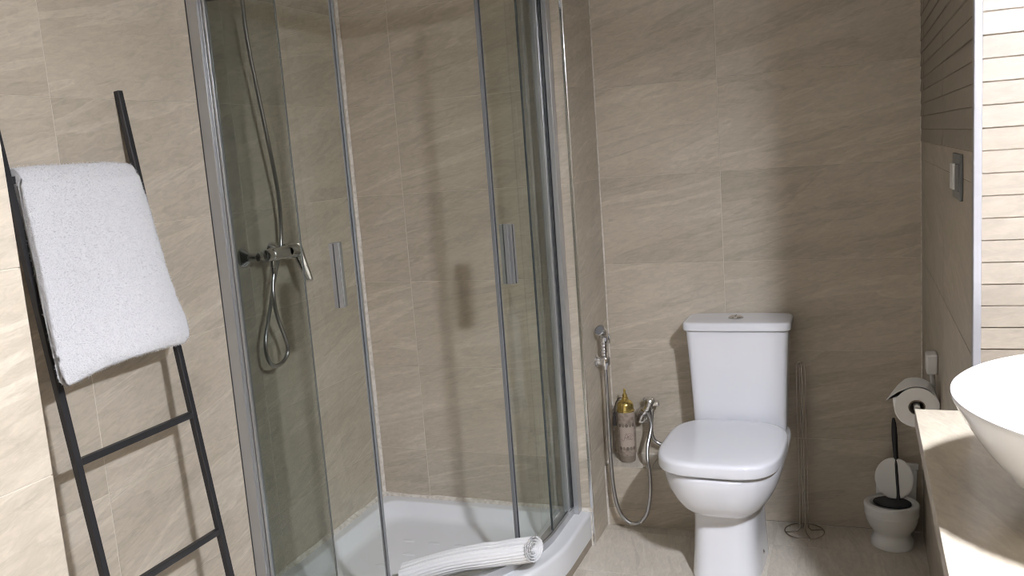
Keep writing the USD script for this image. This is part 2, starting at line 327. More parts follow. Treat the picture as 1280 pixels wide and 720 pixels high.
for nm, lb, m in (('trim_3', 'pale caulk bead up the shower corner', wavy_bead((XL, YS, 0.134), (XL, YS, CEIL), X_, -Y_, 0.009, 1)),
                  ('trim_4', 'pale caulk bead where the shower tray meets the back tiles', wavy_bead((XL, YS, 0.1335), (XP, YS, 0.1335), -Y_, Z_, 0.010, 2)),
                  ('trim_5', 'pale caulk bead where the shower tray meets the side tiles', wavy_bead((XL, 2.20, 0.1335), (XL, YS, 0.1335), X_, Z_, 0.011, 3)),
                  ('trim_6', 'crumbly pale caulk on the wall corner below the shower frame', wavy_bead((XP-0.010, YS, 0.0), (XP-0.010, YS, 0.15), X_*1.1, -Y_, 0.007, 4)),
                  ('trim_8', 'thin pale joint in the corner left of the toilet', wavy_bead((XP, YB, LZ), (XP, YB, CEIL), X_, -Y_, 0.0035, 6)),
                  ('trim_9', 'thin pale joint in the corner right of the toilet', wavy_bead((XR, YB, 0.0), (XR, YB, CEIL), -X_, -Y_, 0.0028, 7)),
                  ('trim_10', 'pale joint down the left edge of the pipe ledge', cat(wavy_bead((XP, LYF, 0.0), (XP, LYF, LZ), X_, -Y_, 0.006, 8), wavy_bead((XP, LYF, LZ), (XP, YB, LZ), X_, Z_, 0.005, 9), wavy_bead((XP, YB, LZ), (LX, YB, LZ), Z_, -Y_, 0.003, 10)))):
    tag(obj(nm, m, silicone, smooth=50), lb, 'caulk', kind='structure')

# ------------------------------------------------------------------ shower tray
QC = np.array([-1.55, 2.71])                 # centre of the quadrant curve
def quad_path(r):
    """open path left wall -> curve -> back wall at radius r about QC."""
    a = np.radians(np.linspace(-90, 0, 49))
    return np.vstack([[[XL+0.002, QC[1]-r]], np.c_[QC[0]+r*np.cos(a), QC[1]+r*np.sin(a)], [[QC[0]+r, YS-0.002]]])
def quad_poly(r, wall): return sg.Polygon(np.vstack([quad_path(r), [[XL+0.002, YS-0.002]]])).intersection(sg.box(XL+0.001+wall, 0, 9, YS-0.001-wall))
def polar(poly, z, n=180, c=(-1.43, 2.57)):
    out = []
    for a in np.linspace(0, 2*np.pi, n, endpoint=False):
        g = poly.exterior.intersection(sg.LineString([c, (c[0]+3*math.cos(a), c[1]+3*math.sin(a))]))
        p = g if g.geom_type == 'Point' else list(g.geoms)[0]
        out.append((p.x, p.y, z))
    return np.array(out)
def rq(r, wall, rad): return quad_poly(r, wall).buffer(-rad).buffer(rad, quad_segs=12)
RT = 0.620
tray = thing('shower_tray', 'white quadrant shower tray with sunken floor', 'shower tray', (-1.4, 2.5, 0.034))
rings = [polar(quad_poly(RT-0.004, 0), 0.034), polar(quad_poly(RT, 0), 0.040), polar(quad_poly(RT, 0), 0.116), polar(quad_poly(RT, 0), 0.123), polar(quad_poly(RT-0.0025, 0), 0.1305), polar(quad_poly(RT-0.008, 0), 0.133), polar(quad_poly(RT-0.014, 0), 0.1332),
         polar(rq(RT-0.099, 0.039, 0.05), 0.1332),
         polar(rq(RT-0.105, 0.045, 0.05), 0.133), polar(rq(RT-0.111, 0.052, 0.05), 0.130), polar(rq(RT-0.130, 0.072, 0.06), 0.095), polar(rq(RT-0.145, 0.087, 0.07), 0.082), polar(rq(RT-0.165, 0.11, 0.08), 0.078), polar(rq(RT-0.26, 0.22, 0.1), 0.074)]
obj('basin', loft(rings), acrylic, tray, smooth=50)
for gx in range(-3, 4):
    for gy in range(-2, 3):
        x, y = -1.40+0.105*gx+(0.05 if gy % 2 else 0), 2.60+0.10*gy
        if quad_poly(RT-0.22, 0.16).contains(sg.Point(x, y)):
            a = np.linspace(0, 2*np.pi, 16, endpoint=False)
            obj('grip_pad', loft([np.c_[x+s*0.026*np.cos(a), y+s*0.012*np.sin(a)-s*s*0.000, np.full(16, z)] for s, z in ((1, 0.0725), (0.92, 0.0748), (0.6, 0.0757), (0.2, 0.0758))]), acrylic, tray, smooth=60)
obj('drain_cover', lathe([(0.045, 0), (0.045, 0.003), (0.040, 0.005), (0.012, 0.006), (0.0, 0.006)], (-1.24, 2.40, 0.0745)), chrome, tray)
pl = sg.Polygon(np.vstack([quad_path(RT-0.006), [[XL+0.002, YS-0.002]]]))
tag(obj('trim_7', extrude(pl, 0.0005, 0.034), simple('plinth', (0.33, 0.28, 0.215), 0.6)), 'brownish tiled plinth under the shower tray', 'plinth', kind='structure')

# ------------------------------------------------------------------ shower enclosure
enc = thing('shower_enclosure', 'quadrant glass shower enclosure with two part-open sliding doors', 'shower enclosure', (-1.4, 2.5, 0.133))
GZ0, GZ1 = 0.160, 1.985
def path_piece(r, a0, a1, th, z0, z1):
    """vertical sheet following the quadrant path; a0/a1 in degrees on the curve, or 'L'/'R' for the wall ends."""
    P = quad_path(r); line = sg.LineString(P); s0 = 0.25-0.002; arc = math.radians(90)*r
    def at(a): return 0.0 if a == 'L' else line.length if a == 'R' else s0 + arc*(a+90)/90.0
    seg = sops.substring(line, at(a0), at(a1))
    return extrude(seg.buffer(th/2, cap_style='flat', join_style='round'), z0, z1)
def deg(mm, r=0.55): return math.degrees(mm/r)
obj('bottom_rail', cat(path_piece(0.542, 'L', 'R', 0.046, 0.1335, 0.146), path_piece(0.560, 'L', 'R', 0.010, 0.146, 0.159), path_piece(0.5475, 'L', 'R', 0.004, 0.146, 0.156)), alu_soft, enc)
obj('rail_gasket', path_piece(0.5525, 'L', 'R', 0.004, 0.146, 0.156), gasket, enc)
obj('top_rail', cat(path_piece(0.545, 'L', 'R', 0.05, GZ1+0.008, GZ1+0.014), path_piece(0.567, 'L', 'R', 0.006, GZ1-0.03, GZ1+0.010), path_piece(0.523, 'L', 'R', 0.006, GZ1-0.03, GZ1+0.010)), alu, enc)
for side, a0, a1 in (('L', 'L', -86.0), ('R', 1.0, 'R')):
    fp = obj('fixed_panel', path_piece(0.55, a0, a1, 0.006, GZ0, GZ1), glass_fixed, enc)
    e0, e1 = (a1-deg(0.0004), a1+deg(0.0022)) if side == 'L' else (a0-deg(0.0032), a0+deg(0.0004))
    obj('edge_seal', path_piece(0.55, e0, e1, 0.0068, GZ0, GZ1), glass_edge if side == 'R' else glass_edge_pale, fp)
for side, a0, a1 in (('L', 'L', -70.0), ('R', -19.0, 'R')):
    dr = obj('sliding_door', path_piece(0.526, a0, a1, 0.006, GZ0+0.004, GZ1), glass, enc)
    w = deg(0.013)
    e0, e1 = (a1, a1+w) if side == 'L' else (a0-w, a0)
    obj('door_seal', path_piece(0.526, e0, e1, 0.012, GZ0+0.004, GZ1), seal, dr)
    obj('seal_line', path_piece(0.5335, (e0+e1)/2-deg(0.0012), (e0+e1)/2+deg(0.0012), 0.003, GZ0+0.004, GZ1), gasket, dr)
    # handle: a flat vertical grip standing off the door
    am = a1-5.4 if side == 'L' else a0+5.4
    z0, z1 = (1.045, 1.235)
    hd = obj('handle', cat(path_piece(0.5365, am-deg(0.015), am+deg(0.015), 0.014, z0, z1), path_piece(0.548, am-deg(0.013) , am+deg(0.013), 0.010, z0+0.001, z1-0.001)), alu, dr)
    obj('handle_groove', path_piece(0.5535, am-deg(0.0015), am+deg(0.0015), 0.002, z0+0.001, z1-0.001), gasket, hd)
    hi = obj('inner_grip', path_piece(0.517, am-deg(0.013), am+deg(0.013), 0.012, z0, z1), alu, dr)
# wall channels
lc = obj('wall_channel', cat(rbox(XL+0.001, XL+0.040, 2.139, 2.143, 0.134, 2.0, 0.001), rbox(XL+0.001, XL+0.040, 2.182, 2.186, 0.134, 2.0, 0.001), rbox(XL+0.001, XL+0.005, 2.140, 2.185, 0.134, 2.0, 0.001),
               rbox(XL+0.036, XL+0.0395, 2.142, 2.184, 0.134, 2.0, 0.001), rbox(XL+0.030, XL+0.047, 2.147, 2.152, 0.134, 2.0, 0.0015), rbox(XL+0.050, XL+0.058, 2.148, 2.156, 0.162, 1.985, 0.0015)), alu, enc)
obj('channel_gasket', cat(box(XL+0.0475, XL+0.0495, 2.150, 2.154, 0.162, 1.98), box(XL+0.0006, XL+0.0030, 2.1375, 2.139, 0.134, 2.0)), gasket, lc)
rc = obj('wall_channel', cat(rbox(-1.019, -1.015, 2.905, 2.958, 0.134, 2.0, 0.001), rbox(-0.985, -0.966, 2.918, 2.958, 0.134, 2.0, 0.0012), rbox(-1.012, -0.991, 2.888, 2.958, 0.134, 2.0, 0.002), rbox(-1.019, -0.985, 2.953, 2.958, 0.134, 2.0, 0.001)), alu, enc)
obj('channel_gasket', box(-0.9895, -0.9870, 2.905, 2.953, 0.162, 1.99), gasket, rc)

# ------------------------------------------------------------------ shower mixer on the left wall
mx = thing('shower_mixer', 'chrome shower mixer with lever and looping hose on the shower wall', 'shower mixer', (XL, 2.34, 1.19))
mz = 1.192
for y in (2.262, 2.412):   # wall unions
    obj('escutcheon', lathe([(0.033, 0.0), (0.033, 0.004), (0.026, 0.014), (0.016, 0.024), (0.013, 0.032), (0.013, 0.056)], (XL+0.0005, y, mz), (1, 0, 0)), chrome, mx)
bx0 = XL+0.066
obj('body', cat(lathe([(0.0, 0.0), (0.015, 0), (0.0195, 0.002), (0.0205, 0.006), (0.0205, 0.022), (0.019, 0.024), (0.019, 0.030), (0.0215, 0.033), (0.0215, 0.105), (0.0255, 0.112), (0.0268, 0.125), (0.0268, 0.162), (0.024, 0.172), (0.0, 0.174)], (bx0, 2.282, mz), (0, 1, 0), 36),
                rod((XL+0.054, 2.300, mz), (bx0, 2.300, mz), 0.014, 18), rod((XL+0.054, 2.412, mz), (bx0, 2.412, mz), 0.014, 18)), chrome, mx)
lv = [np.array([bx0+0.006+0.030*t, 2.440+0.018*t, mz+0.016-0.122*t]) for t in np.linspace(0, 1, 12)]
def flat_bar(pts, wy, tz):
    rr = []
    for k, p in enumerate(pts):
        t = k/(len(pts)-1); w, h = wy*(1-0.45*t), tz*(1-0.3*t)
        a = np.linspace(0, 2*np.pi, 20, endpoint=False); c, s = np.cos(a), np.sin(a)
        W = np.sign(c)*np.abs(c)**0.6*w; Q = np.sign(s)*np.abs(s)**0.6*h
        rr.append(p + W[:, None]*np.array([0.70, 0.71, 0.0]) + Q[:, None]*np.array([0.60, -0.59, 0.54]))
    return loft(rr)
obj('lever', flat_bar(lv, 0.0215, 0.0120), chrome, mx)
obj('hose_outlet', lathe([(0.011, 0), (0.011, 0.02), (0.0095, 0.022), (0.0095, 0.045)], (bx0, 2.318, mz-0.018), (0, 0, -1), 20), chrome, mx)
hx = bx0+0.002
loop = spline([(hx, 2.318, mz-0.055), (hx, 2.306, mz-0.09), (hx+0.004, 2.296, mz-0.135), (hx+0.004, 2.306, mz-0.205), (hx+0.001, 2.340, mz-0.285), (hx-0.001, 2.342, mz-0.325), (hx-0.003, 2.308, mz-0.350), (hx-0.005, 2.262, mz-0.345),
               (hx-0.006, 2.240, mz-0.297), (hx-0.008, 2.252, mz-0.245), (hx-0.016, 2.300, mz-0.165), (hx-0.026, 2.362, mz-0.06), (hx-0.034, 2.412, mz+0.01), (hx-0.032, 2.424, mz+0.075), (hx-0.022, 2.416, mz+0.18), (hx-0.012, 2.384, mz+0.33), (hx-0.006, 2.346, mz+0.52),
               (hx, 2.316, mz+0.68), (hx+0.012, 2.300, mz+0.80)], 460)
obj('hose', tube(loop, 0.0065, 8, rib=0.05), hose_mat, mx, smooth=60)
obj('shower_head', cat(lathe([(0.010, 0), (0.011, 0.10), (0.013, 0.16)], loop[-1], (0.25, -0.05, 1), 16), lathe([(0.02, 0.0), (0.045, 0.012), (0.048, 0.03), (0.03, 0.045), (0.0, 0.05)], loop[-1]+np.array([0.030, -0.008, 0.20]), (-0.9, 0.1, 0.4), 24)), chrome, mx)
obj('head_bracket', rbox(XL+0.001, loop[-1][0]+0.012, 2.283, 2.308, mz+0.90, mz+0.93, 0.004), chrome, mx)

# ------------------------------------------------------------------ ladder and towel
LYR, LYL = 1.834, 1.447
def ladder_x(z): return -1.7935 + (1.688-z)*0.122
lad = thing('towel_ladder', 'black metal towel ladder leaning against the tiled wall', 'ladder', (ladder_x(0), (LYR+LYL)/2, 0))
def rail(y):
    a, b = np.array([ladder_x(0.002), y, 0.002]), np.array([ladder_x(1.688), y, 1.688])
    h = 0.0086; d = (b-a)/np.linalg.norm(b-a); u = np.cross(Y_, d); c = 0.0015
    sec = [(-h+c, -h), (h-c, -h), (h, -h+c), (h, h-c), (h-c, h), (-h+c, h), (-h, h-c), (-h, -h+c)]
    return loft([np.array([p + Y_*s + u*t for s, t in sec]) for p in (a, b)])
for y in (LYL, LYR):
    r_ = obj('rail', rail(y), black_metal, lad, smooth=20)
    obj('foot_cap', rbox(ladder_x(0)-0.012, ladder_x(0)+0.012, y-0.011, y+0.011, 0.0004, 0.012, 0.003), black_plastic, r_)
for z in (0.160, 0.490, 0.820, 1.150, 1.475):
    obj('rung', rbox(ladder_x(z)-0.0075, ladder_x(z)+0.0075, LYL+0.008, LYR-0.008, z-0.0085, z+0.0085, 0.0018), black_metal, lad, smooth=20)

def towel_mesh():
    """folded bath towel over the top rung: a long thick front flap and a shorter back flap, swept across the width."""
    rz = 1.475; nu = 60
    xw = ladder_x(rz)
    # centre line in (offset from ladder plane, z)
    front = [(0.034, rz-0.45), (0.034, rz-0.40), (0.031, rz-0.30), (0.029, rz-0.2), (0.026, rz-0.1), (0.021, rz-0.03)]
    top = [(0.016, rz+0.012), (0.0, rz+0.024), (-0.015, rz+0.010)]
    back = [(-0.021, rz-0.04), (-0.021, rz-0.15), (-0.021, rz-0.25), (-0.020, rz-0.36)]
    c = spline([(q[0], q[1]) for q in front+top+back], 110)
    t = np.gradient(c, axis=0); t /= np.linalg.norm(t, axis=1)[:, None]; nrm = np.c_[-t[:, 1], t[:, 0]]   # outward
    if nrm[5, 0] < 0: nrm = -nrm
    th_f = 0.027
    s = np.linspace(0, 1, len(c))
    rings = []
    for i in range(nu+1):
        v = i/nu; e = 2*v-1
        pts = []
        for side in (1, -1):
            idx = range(len(c)) if side == 1 else range(len(c)-1, -1, -1)
            for k in idx:
                fl = 1.0 if s[k] < 0.5 else 0.0
                depth = np.clip((rz-c[k, 1])/0.45, 0, 1)
                yl = 1.4605 - (0.046*depth if fl else -0.004); yr = 1.815 + (0.022*depth**1.5 if fl else -0.004)
                rc_ = 0.014*np.exp(-(s[k]/0.012)**1.3); yl, yr = yl+rc_, yr-rc_*1.4+0.012*np.exp(-((depth-0.88)/0.10)**2)*fl
                y = yl + (yr-yl)*v
                zdrop = 0.0
                if fl:  # lower hem sags towards the left, belly bulges outwards
                    zdrop = depth*(-0.012*(1-v) + 0.018*np.sin(math.pi*v)*0.9 - 0.004)
                bulge = fl*(0.020*depth**1.6*(0.55+0.45*np.sin(math.pi*(0.15+0.8*v))) + 0.006*np.sin(9*v+2.5*depth)*depth)
                thick = th_f*(1 if fl else 0.55)*(0.62+0.38*min(1.0, abs(s[k]-0.56)/0.12))*(1 - 0.75*abs(e)**9)*(1+0.18*fl*depth**3)*(1-0.45*np.exp(-((s[k]-(0 if fl else 1))/0.02)**2))
                taper = 1.0
                off = c[k] + nrm[k]*side*thick*0.62*taper
                x0 = ladder_x(c[k, 1]) - 0.0
                if side == -1 and fl: bulge *= 0.8
                x = x0 + off[0] + bulge
                pts.append((x, y, off[1] + zdrop))
        rings.append(pts)
    m = loft(rings)
    v = np.asarray(m.vertices)
    v = v + (meshkit.fbm(v*9.0, 3, 5)-0.5)[:, None]*np.array([0.010, 0.003, 0.006])
    v = v + (meshkit.noise(v*170.0, 9)-0.5)[:, None]*np.asarray(m.vertex_normals)*0.0022
    return trimesh.Trimesh(v, m.faces, process=False)
tw = thing('towel', 'thick white terry towel folded over the top rung of the black ladder', 'towel', (ladder_x(1.475), 1.64, 1.0))
tmesh = towel_mesh()
cloth = obj('cloth', tmesh, towel_mat, tw, smooth=True)
def fibres(mesh, n, length, seed):
    r = np.random.default_rng(seed); np.random.seed(seed)
    a = mesh.area_faces; fi = r.choice(len(a), n, p=a/a.sum()); tri = mesh.triangles[fi]
    w = r.dirichlet((1, 1, 1), n); p = (tri*w[:, :, None]).sum(1); nn = mesh.face_normals[fi]
    d = nn + r.normal(0, 0.55, (n, 3)); d /= np.linalg.norm(d, axis=1)[:, None]
    d2 = d + r.normal(0, 0.6, (n, 3)) + np.array([0, 0, -0.3]); d2 /= np.linalg.norm(d2, axis=1)[:, None]
    L = length*r.uniform(0.5, 1.2, n)[:, None]
    return np.stack([p-nn*0.0006, p+d*L*0.5, p+d*L*0.5+d2*L*0.5], 1)
fb = fibres(tmesh, 34000, 0.0052, 3)
cv = UsdGeom.BasisCurves.Define(stage, str(tw.GetPath()) + '/pile')
cv.CreateTypeAttr('linear'); cv.CreateCurveVertexCountsAttr(Vt.IntArray.FromNumpy(np.full(len(fb), 3, np.int32)))
cv.CreatePointsAttr(Vt.Vec3fArray.FromNumpy((fb.reshape(-1, 3)-_loc[str(tw.GetPath())]).astype(np.float32)))
cv.CreateWidthsAttr(Vt.FloatArray([0.0006])); cv.SetWidthsInterpolation('constant')
UsdShade.MaterialBindingAPI.Apply(cv.GetPrim()).Bind(fibre_mat); tag(cv, kind='stuff')

# ------------------------------------------------------------------ rolled bath mat on the tray rim
A_, B_ = np.array([-0.972, 2.462, 0.2155]), np.array([-1.395, 2.362, 0.125])
def roll_mesh():
    ax = (A_-B_); Lr = np.linalg.norm(ax); ax /= Lr; u = np.cross(ax, Z_); u /= np.linalg.norm(u); w = np.cross(u, ax)
    turns, n, m = 4.0, 440, 50
    th = np.linspace(0, 2*np.pi*turns, n); rad = 0.006 + 0.036*th/th[-1]
    arcl = np.r_[0, np.cumsum(np.diff(th)*rad[1:])]; ribs = 0.0013*np.sin(arcl*2*np.pi/0.0100)
    thick = 0.0042
    rings = []
    for i in range(m):
        q = i/(m-1); P = []
        wob = 1 + 0.10*(meshkit.noise(np.array([[q*5, 0.3, 0.1]]), 3)[0]-0.5) + 0.07*np.exp(-((q-0.05)/0.09)**2)
        sag = 0.010*np.sin(q*math.pi*1.6)*0.5
        for sgn in (1, -1):
            order = range(n) if sgn == 1 else range(n-1, -1, -1)
            for k in order:
                tele = 0.0 if q > 0.5 else -0.010*(1-th[k]/th[-1])*(2*abs(q-0.5))**6
                r_ = (rad[k]+ribs[k]*(sgn == 1))*wob + sgn*thick*0.5*(0.35 if k in (0, n-1) else 1)
                a = th[k] + 0.9
                cx_, cw_ = r_*math.cos(a)*1.05, r_*math.sin(a)*0.96
                slant = -0.55*(u*cx_ + w*cw_)@np.array([0.36, -0.93, 0.15])*max(0.0, (q-0.6)/0.4)
                P.append(B_ + ax*(q*Lr - tele + slant) + u*cx_ + w*(cw_ + sag*0.3 + 0.012*math.sin(math.pi*q)))
        rings.append(P)
    V = np.vstack([np.array(r) for r in rings]); k2 = 2*n; F = []
    for i in range(m-1):
        for j in range(k2):
            j2 = (j+1) % k2; a, b, c, d = i*k2+j, i*k2+j2, (i+1)*k2+j2, (i+1)*k2+j; F += [[a, b, c], [a, c, d]]
    for base, fl in ((0, 1), ((m-1)*k2, 0)):
        for j in range(n-1):
            a, b, c, d = base+j, base+j+1, base+k2-2-j, base+k2-1-j
            F += [[a, b, c], [a, c, d]] if fl else [[c, b, a], [d, c, a]]
    V = V + (meshkit.fbm(V*11.0, 2, 8)-0.5)[:, None]*np.array([0.004, 0.005, 0.008])
    mm = trimesh.Trimesh(V, F, process=False)
    if mm.volume < 0: mm.invert()
    return mm
tag(obj('rolled_bath_mat', roll_mesh(), mat_cloth, smooth=60), 'white ribbed bath mat rolled up on the shower tray edge', 'bath mat')

# ------------------------------------------------------------------ toilet
TX = -0.4165
TYAW = math.radians(2.2)
def plan(z, hw, yf, yc, yb, nf=2.9, nb=4.0, n=72, cx=TX):
    a = np.linspace(0, 2*np.pi, n, endpoint=False); c, s = np.cos(a), np.sin(a)
    e = np.where(s < 0, 2/nf, 2/nb)
    x = cx + hw*np.sign(c)*np.abs(c)**e
    y = np.where(s < 0, yc-(yc-yf)*np.abs(s)**e, yc+(yb-yc)*np.abs(s)**e)
    if cx == TX: x, y = cx + (x-cx)*math.cos(TYAW) + (y-3.25)*math.sin(TYAW), 3.25 - (x-cx)*math.sin(TYAW) + (y-3.25)*math.cos(TYAW)
    return np.c_[x, y, np.full(n, z)]
toi = thing('toilet', 'white ceramic close-coupled toilet with its lid closed', 'toilet', (TX, 3.0, 0))
pan = [plan(0.0005, .113, 2.755, 2.93, 3.135, 3.6, 5), plan(0.02, .112, 2.757, 2.93, 3.135, 3.6, 5), plan(0.10, .107, 2.772, 2.93, 3.13, 3.6, 5), plan(0.18, .104, 2.783, 2.93, 3.13, 3.6, 5), plan(0.222, .104, 2.783, 2.93, 3.13, 3.6, 5),
       plan(0.234, .106, 2.773, 2.93, 3.14, 3.4, 5), plan(0.241, .112, 2.750, 2.92, 3.16, 3.2, 5), plan(0.250, .124, 2.726, 2.92, 3.19, 3.0, 5), plan(0.272, .144, 2.698, 2.91, 3.23, 2.9, 5.5), plan(0.30, .162, 2.677, 2.91, 3.27, 2.8, 6),
       plan(0.335, .178, 2.663, 2.90, 3.285, 2.8, 6), plan(0.37, .187, 2.655, 2.90, 3.285, 2.8, 6), plan(0.392, .190, 2.652, 2.90, 3.285, 2.8, 6), plan(0.400, .187, 2.656, 2.90, 3.283, 2.8, 6), plan(0.402, .180, 2.664, 2.90, 3.28, 2.8, 6)]
obj('pan', loft(pan), ceramic, toi, smooth=45)
obj('seat', loft([plan(0.4025, .176, 2.668, 2.90, 3.10, 2.9, 3), plan(0.409, .176, 2.668, 2.90, 3.10, 2.9, 3)]), dark_gap, toi, label='thin layer painted near black as the shaded gap under the lid')  # black layer: shade between lid and pan painted in as colour
lid = [plan(0.4095, .188, 2.652, 2.90, 3.098, 3.5, 3.3), plan(0.411, .195, 2.645, 2.90, 3.104, 3.5, 3.3), plan(0.416, .1985, 2.641, 2.90, 3.107, 3.5, 3.3), plan(0.442, .1995, 2.639, 2.90, 3.109, 3.5, 3.3), plan(0.450, .1975, 2.641, 2.90, 3.109, 3.5, 3.3),
       plan(0.4555, .192, 2.647, 2.90, 3.106, 3.5, 3.3), plan(0.4580, .182, 2.658, 2.90, 3.100, 3.4, 3.2), plan(0.4595, .14, 2.70, 2.90, 3.07, 3.2, 3.0), plan(0.4605, .06, 2.80, 2.90, 3.0, 3.0, 2.9)]
obj('seat_lid', loft(lid), seat_plastic, toi, smooth=50)
for s in (-1, 1):
    obj('hinge', lathe([(0.011, 0), (0.012, 0.003), (0.012, 0.03), (0.011, 0.033)], (TX+s*0.075-0.0165, 3.106, 0.424), (1, 0, 0), 16), chrome, toi)
TK = -0.411
def tk(z, hw, yf, n=9): return plan(z, hw, yf, 3.21, 3.296, n, n, 88, TK)
obj('tank', loft([tk(0.4025, .157, 3.142), tk(0.41, .162, 3.136), tk(0.50, .165, 3.130), tk(0.62, .170, 3.126), tk(0.70, .174, 3.122), tk(0.771, .178, 3.118), tk(0.776, .176, 3.120)]), ceramic, toi, smooth=45)
obj('tank_lid', loft([tk(0.7775, .178, 3.118), tk(0.7785, .1855, 3.110), tk(0.782, .188, 3.1075), tk(0.800, .188, 3.1075), tk(0.8045, .1865, 3.109), tk(0.8075, .1825, 3.113), tk(0.8085, .176, 3.12), tk(0.8095, .10, 3.16)]), ceramic, toi, smooth=45)
fb_ = obj('flush_button', lathe([(0.027, 0), (0.027, 0.003), (0.024, 0.005), (0.022, 0.005), (0.021, 0.0075), (0.012, 0.0095), (0.0, 0.010)], (TK-0.006, 3.200, 0.8085), n=36), chrome, toi)
obj('button_split', box(TK-0.007, TK-0.005, 3.181, 3.219, 0.8165, 0.8188), gasket, fb_)
for s in (-1, 1):
    obj('fixing_screw', lathe([(0.008, 0), (0.008, 0.004), (0.005, 0.007), (0, 0.0075)], (TX-0.014+s*0.1095, 2.93, 0.050), (s, 0, 0.1), 16), chrome, toi)

# ------------------------------------------------------------------ bidet sprayer, valve and hoses
sx, sy_ = XP, 3.118
spz = 0.662
spr = thing('bidet_sprayer', 'chrome bidet hand sprayer clipped to the tiles left of the toilet', 'bidet sprayer', (sx, sy_, spz))
obj('wall_bracket', cat(lathe([(0.024, 0), (0.024, 0.004), (0.016, 0.009), (0.013, 0.022)], (sx+0.0005, sy_, spz), (1, 0, 0), 24), lathe([(0.0185, -0.015), (0.0205, -0.011), (0.0205, 0.011), (0.0185, 0.015)], (sx+0.034, sy_, spz), (0, 0, 1), 24)), chrome, spr)
hc = np.array([sx+0.034, sy_, 0])
prof = []
for k in range(26):
    z = spz+0.008+0.076*k/25; prof.append((0.0125+0.0018*math.sin(k*1.55)+0.0015*k/25, z))
obj('handle', lathe([(0.009, spz-0.032), (0.0105, spz-0.020)] + prof, hc, n=24), chrome, spr)
hp = spline([(hc[0], sy_, spz+0.078), (hc[0]+0.001, sy_-0.001, spz+0.096), (hc[0]-0.001, sy_-0.012, spz+0.112), (hc[0]-0.006, sy_-0.024, spz+0.122)], 14)
obj('spray_head', cat(tube(hp, [0.0145, 0.015, 0.0155, 0.016, 0.0165, 0.017, 0.018, 0.019, 0.020, 0.021, 0.0215, 0.022, 0.0225, 0.0225], 20), lathe([(0.0225, 0), (0.0222, 0.003), (0.019, 0.0045), (0.0185, 0.002), (0.0, 0.002)], hp[-1], hp[-1]-hp[-2], 24)), chrome, spr, smooth=40)
obj('rose', lathe([(0.018, 0.0018), (0.0175, 0.0034), (0.012, 0.0042), (0.0, 0.0044)], hp[-1], hp[-1]-hp[-2], 24), simple('rose_grey', (0.20, 0.20, 0.205), 0.4), spr, label='dark grey spray rose')
obj('trigger', cat(tube(spline([(hc[0]+0.006, sy_+0.012, spz+0.104), (hc[0]+0.012, sy_+0.022, spz+0.094), (hc[0]+0.013, sy_+0.026, spz+0.075), (hc[0]+0.012, sy_+0.025, spz+0.062)], 14), 0.0052, 10)), chrome, spr)
vc = np.array([-0.766, YB, 0.452])           # angle valve
hose = spline([(hc[0], sy_, spz-0.028), (hc[0]+0.001, sy_-0.001, spz-0.12), (hc[0]+0.001, sy_-0.006, 0.40), (hc[0]+0.004, sy_-0.012, 0.25), (hc[0]+0.014, sy_-0.020, 0.14), (hc[0]+0.040, sy_-0.024, 0.062), (hc[0]+0.082, sy_-0.024, 0.036), (hc[0]+0.120, sy_-0.018, 0.056),
               (hc[0]+0.142, sy_-0.004, 0.12), (hc[0]+0.144, sy_+0.016, 0.22), (hc[0]+0.132, sy_+0.050, 0.31), (hc[0]+0.140, sy_+0.100, 0.395), (vc[0]-0.012, YB-0.058, 0.436)], 420)
obj('hose', tube(hose, 0.0074, 10, rib=0.04), hose_mat, spr, smooth=60)
val = thing('angle_valve', 'chrome angle valve on the tiles between perfume bottle and toilet', 'valve', (-0.8, YB, 0.42))
obj('flange', lathe([(0.036, 0), (0.036, 0.003), (0.028, 0.013), (0.017, 0.020)], (-0.800, YB-0.0005, 0.398), (0, -1, 0), 32), chrome, val)
obj('body', cat(rod((-0.800, YB-0.014, 0.398), (-0.800, YB-0.050, 0.398), 0.015, 20), tube(spline([(-0.802, YB-0.046, 0.396), (-0.795, YB-0.050, 0.412), (-0.775, YB-0.052, 0.436), (-0.764, YB-0.052, 0.458)], 14), 0.0155, 18)), chrome, val)
obj('outlet_nut', cat(lathe([(0.018, -0.010), (0.0185, -0.008), (0.0185, 0.008), (0.017, 0.010)], (-0.782, YB-0.056, 0.428), (0.55, -0.05, 0.8), 6)), chrome, val, smooth=20)
obj('knob', cat(lathe([(0.018, 0), (0.020, 0.003), (0.020, 0.024), (0.016, 0.029), (0.0, 0.030)], (-0.764, YB-0.049, 0.456), (0.25, -0.2, 1), 20), rbox(-0.757, -0.724, YB-0.062, YB-0.040, 0.452, 0.474, 0.006), rbox(-0.786, -0.744, YB-0.058, YB-0.044, 0.474, 0.486, 0.004)), chrome, val)
sup = spline([(-0.752, YB-0.050, 0.440), (-0.757, YB-0.050, 0.40), (-0.760, YB-0.046, 0.34), (-0.745, YB-0.042, 0.305), (-0.70, YB-0.040, 0.292), (-0.62, YB-0.040, 0.295), (-0.578, YB-0.045, 0.320), (-0.566, YB-0.052, 0.36), (-0.564, YB-0.058, 0.396)], 200)
obj('supply_hose', tube(sup, 0.0070, 10, rib=0.04), hose_mat, val, smooth=60)

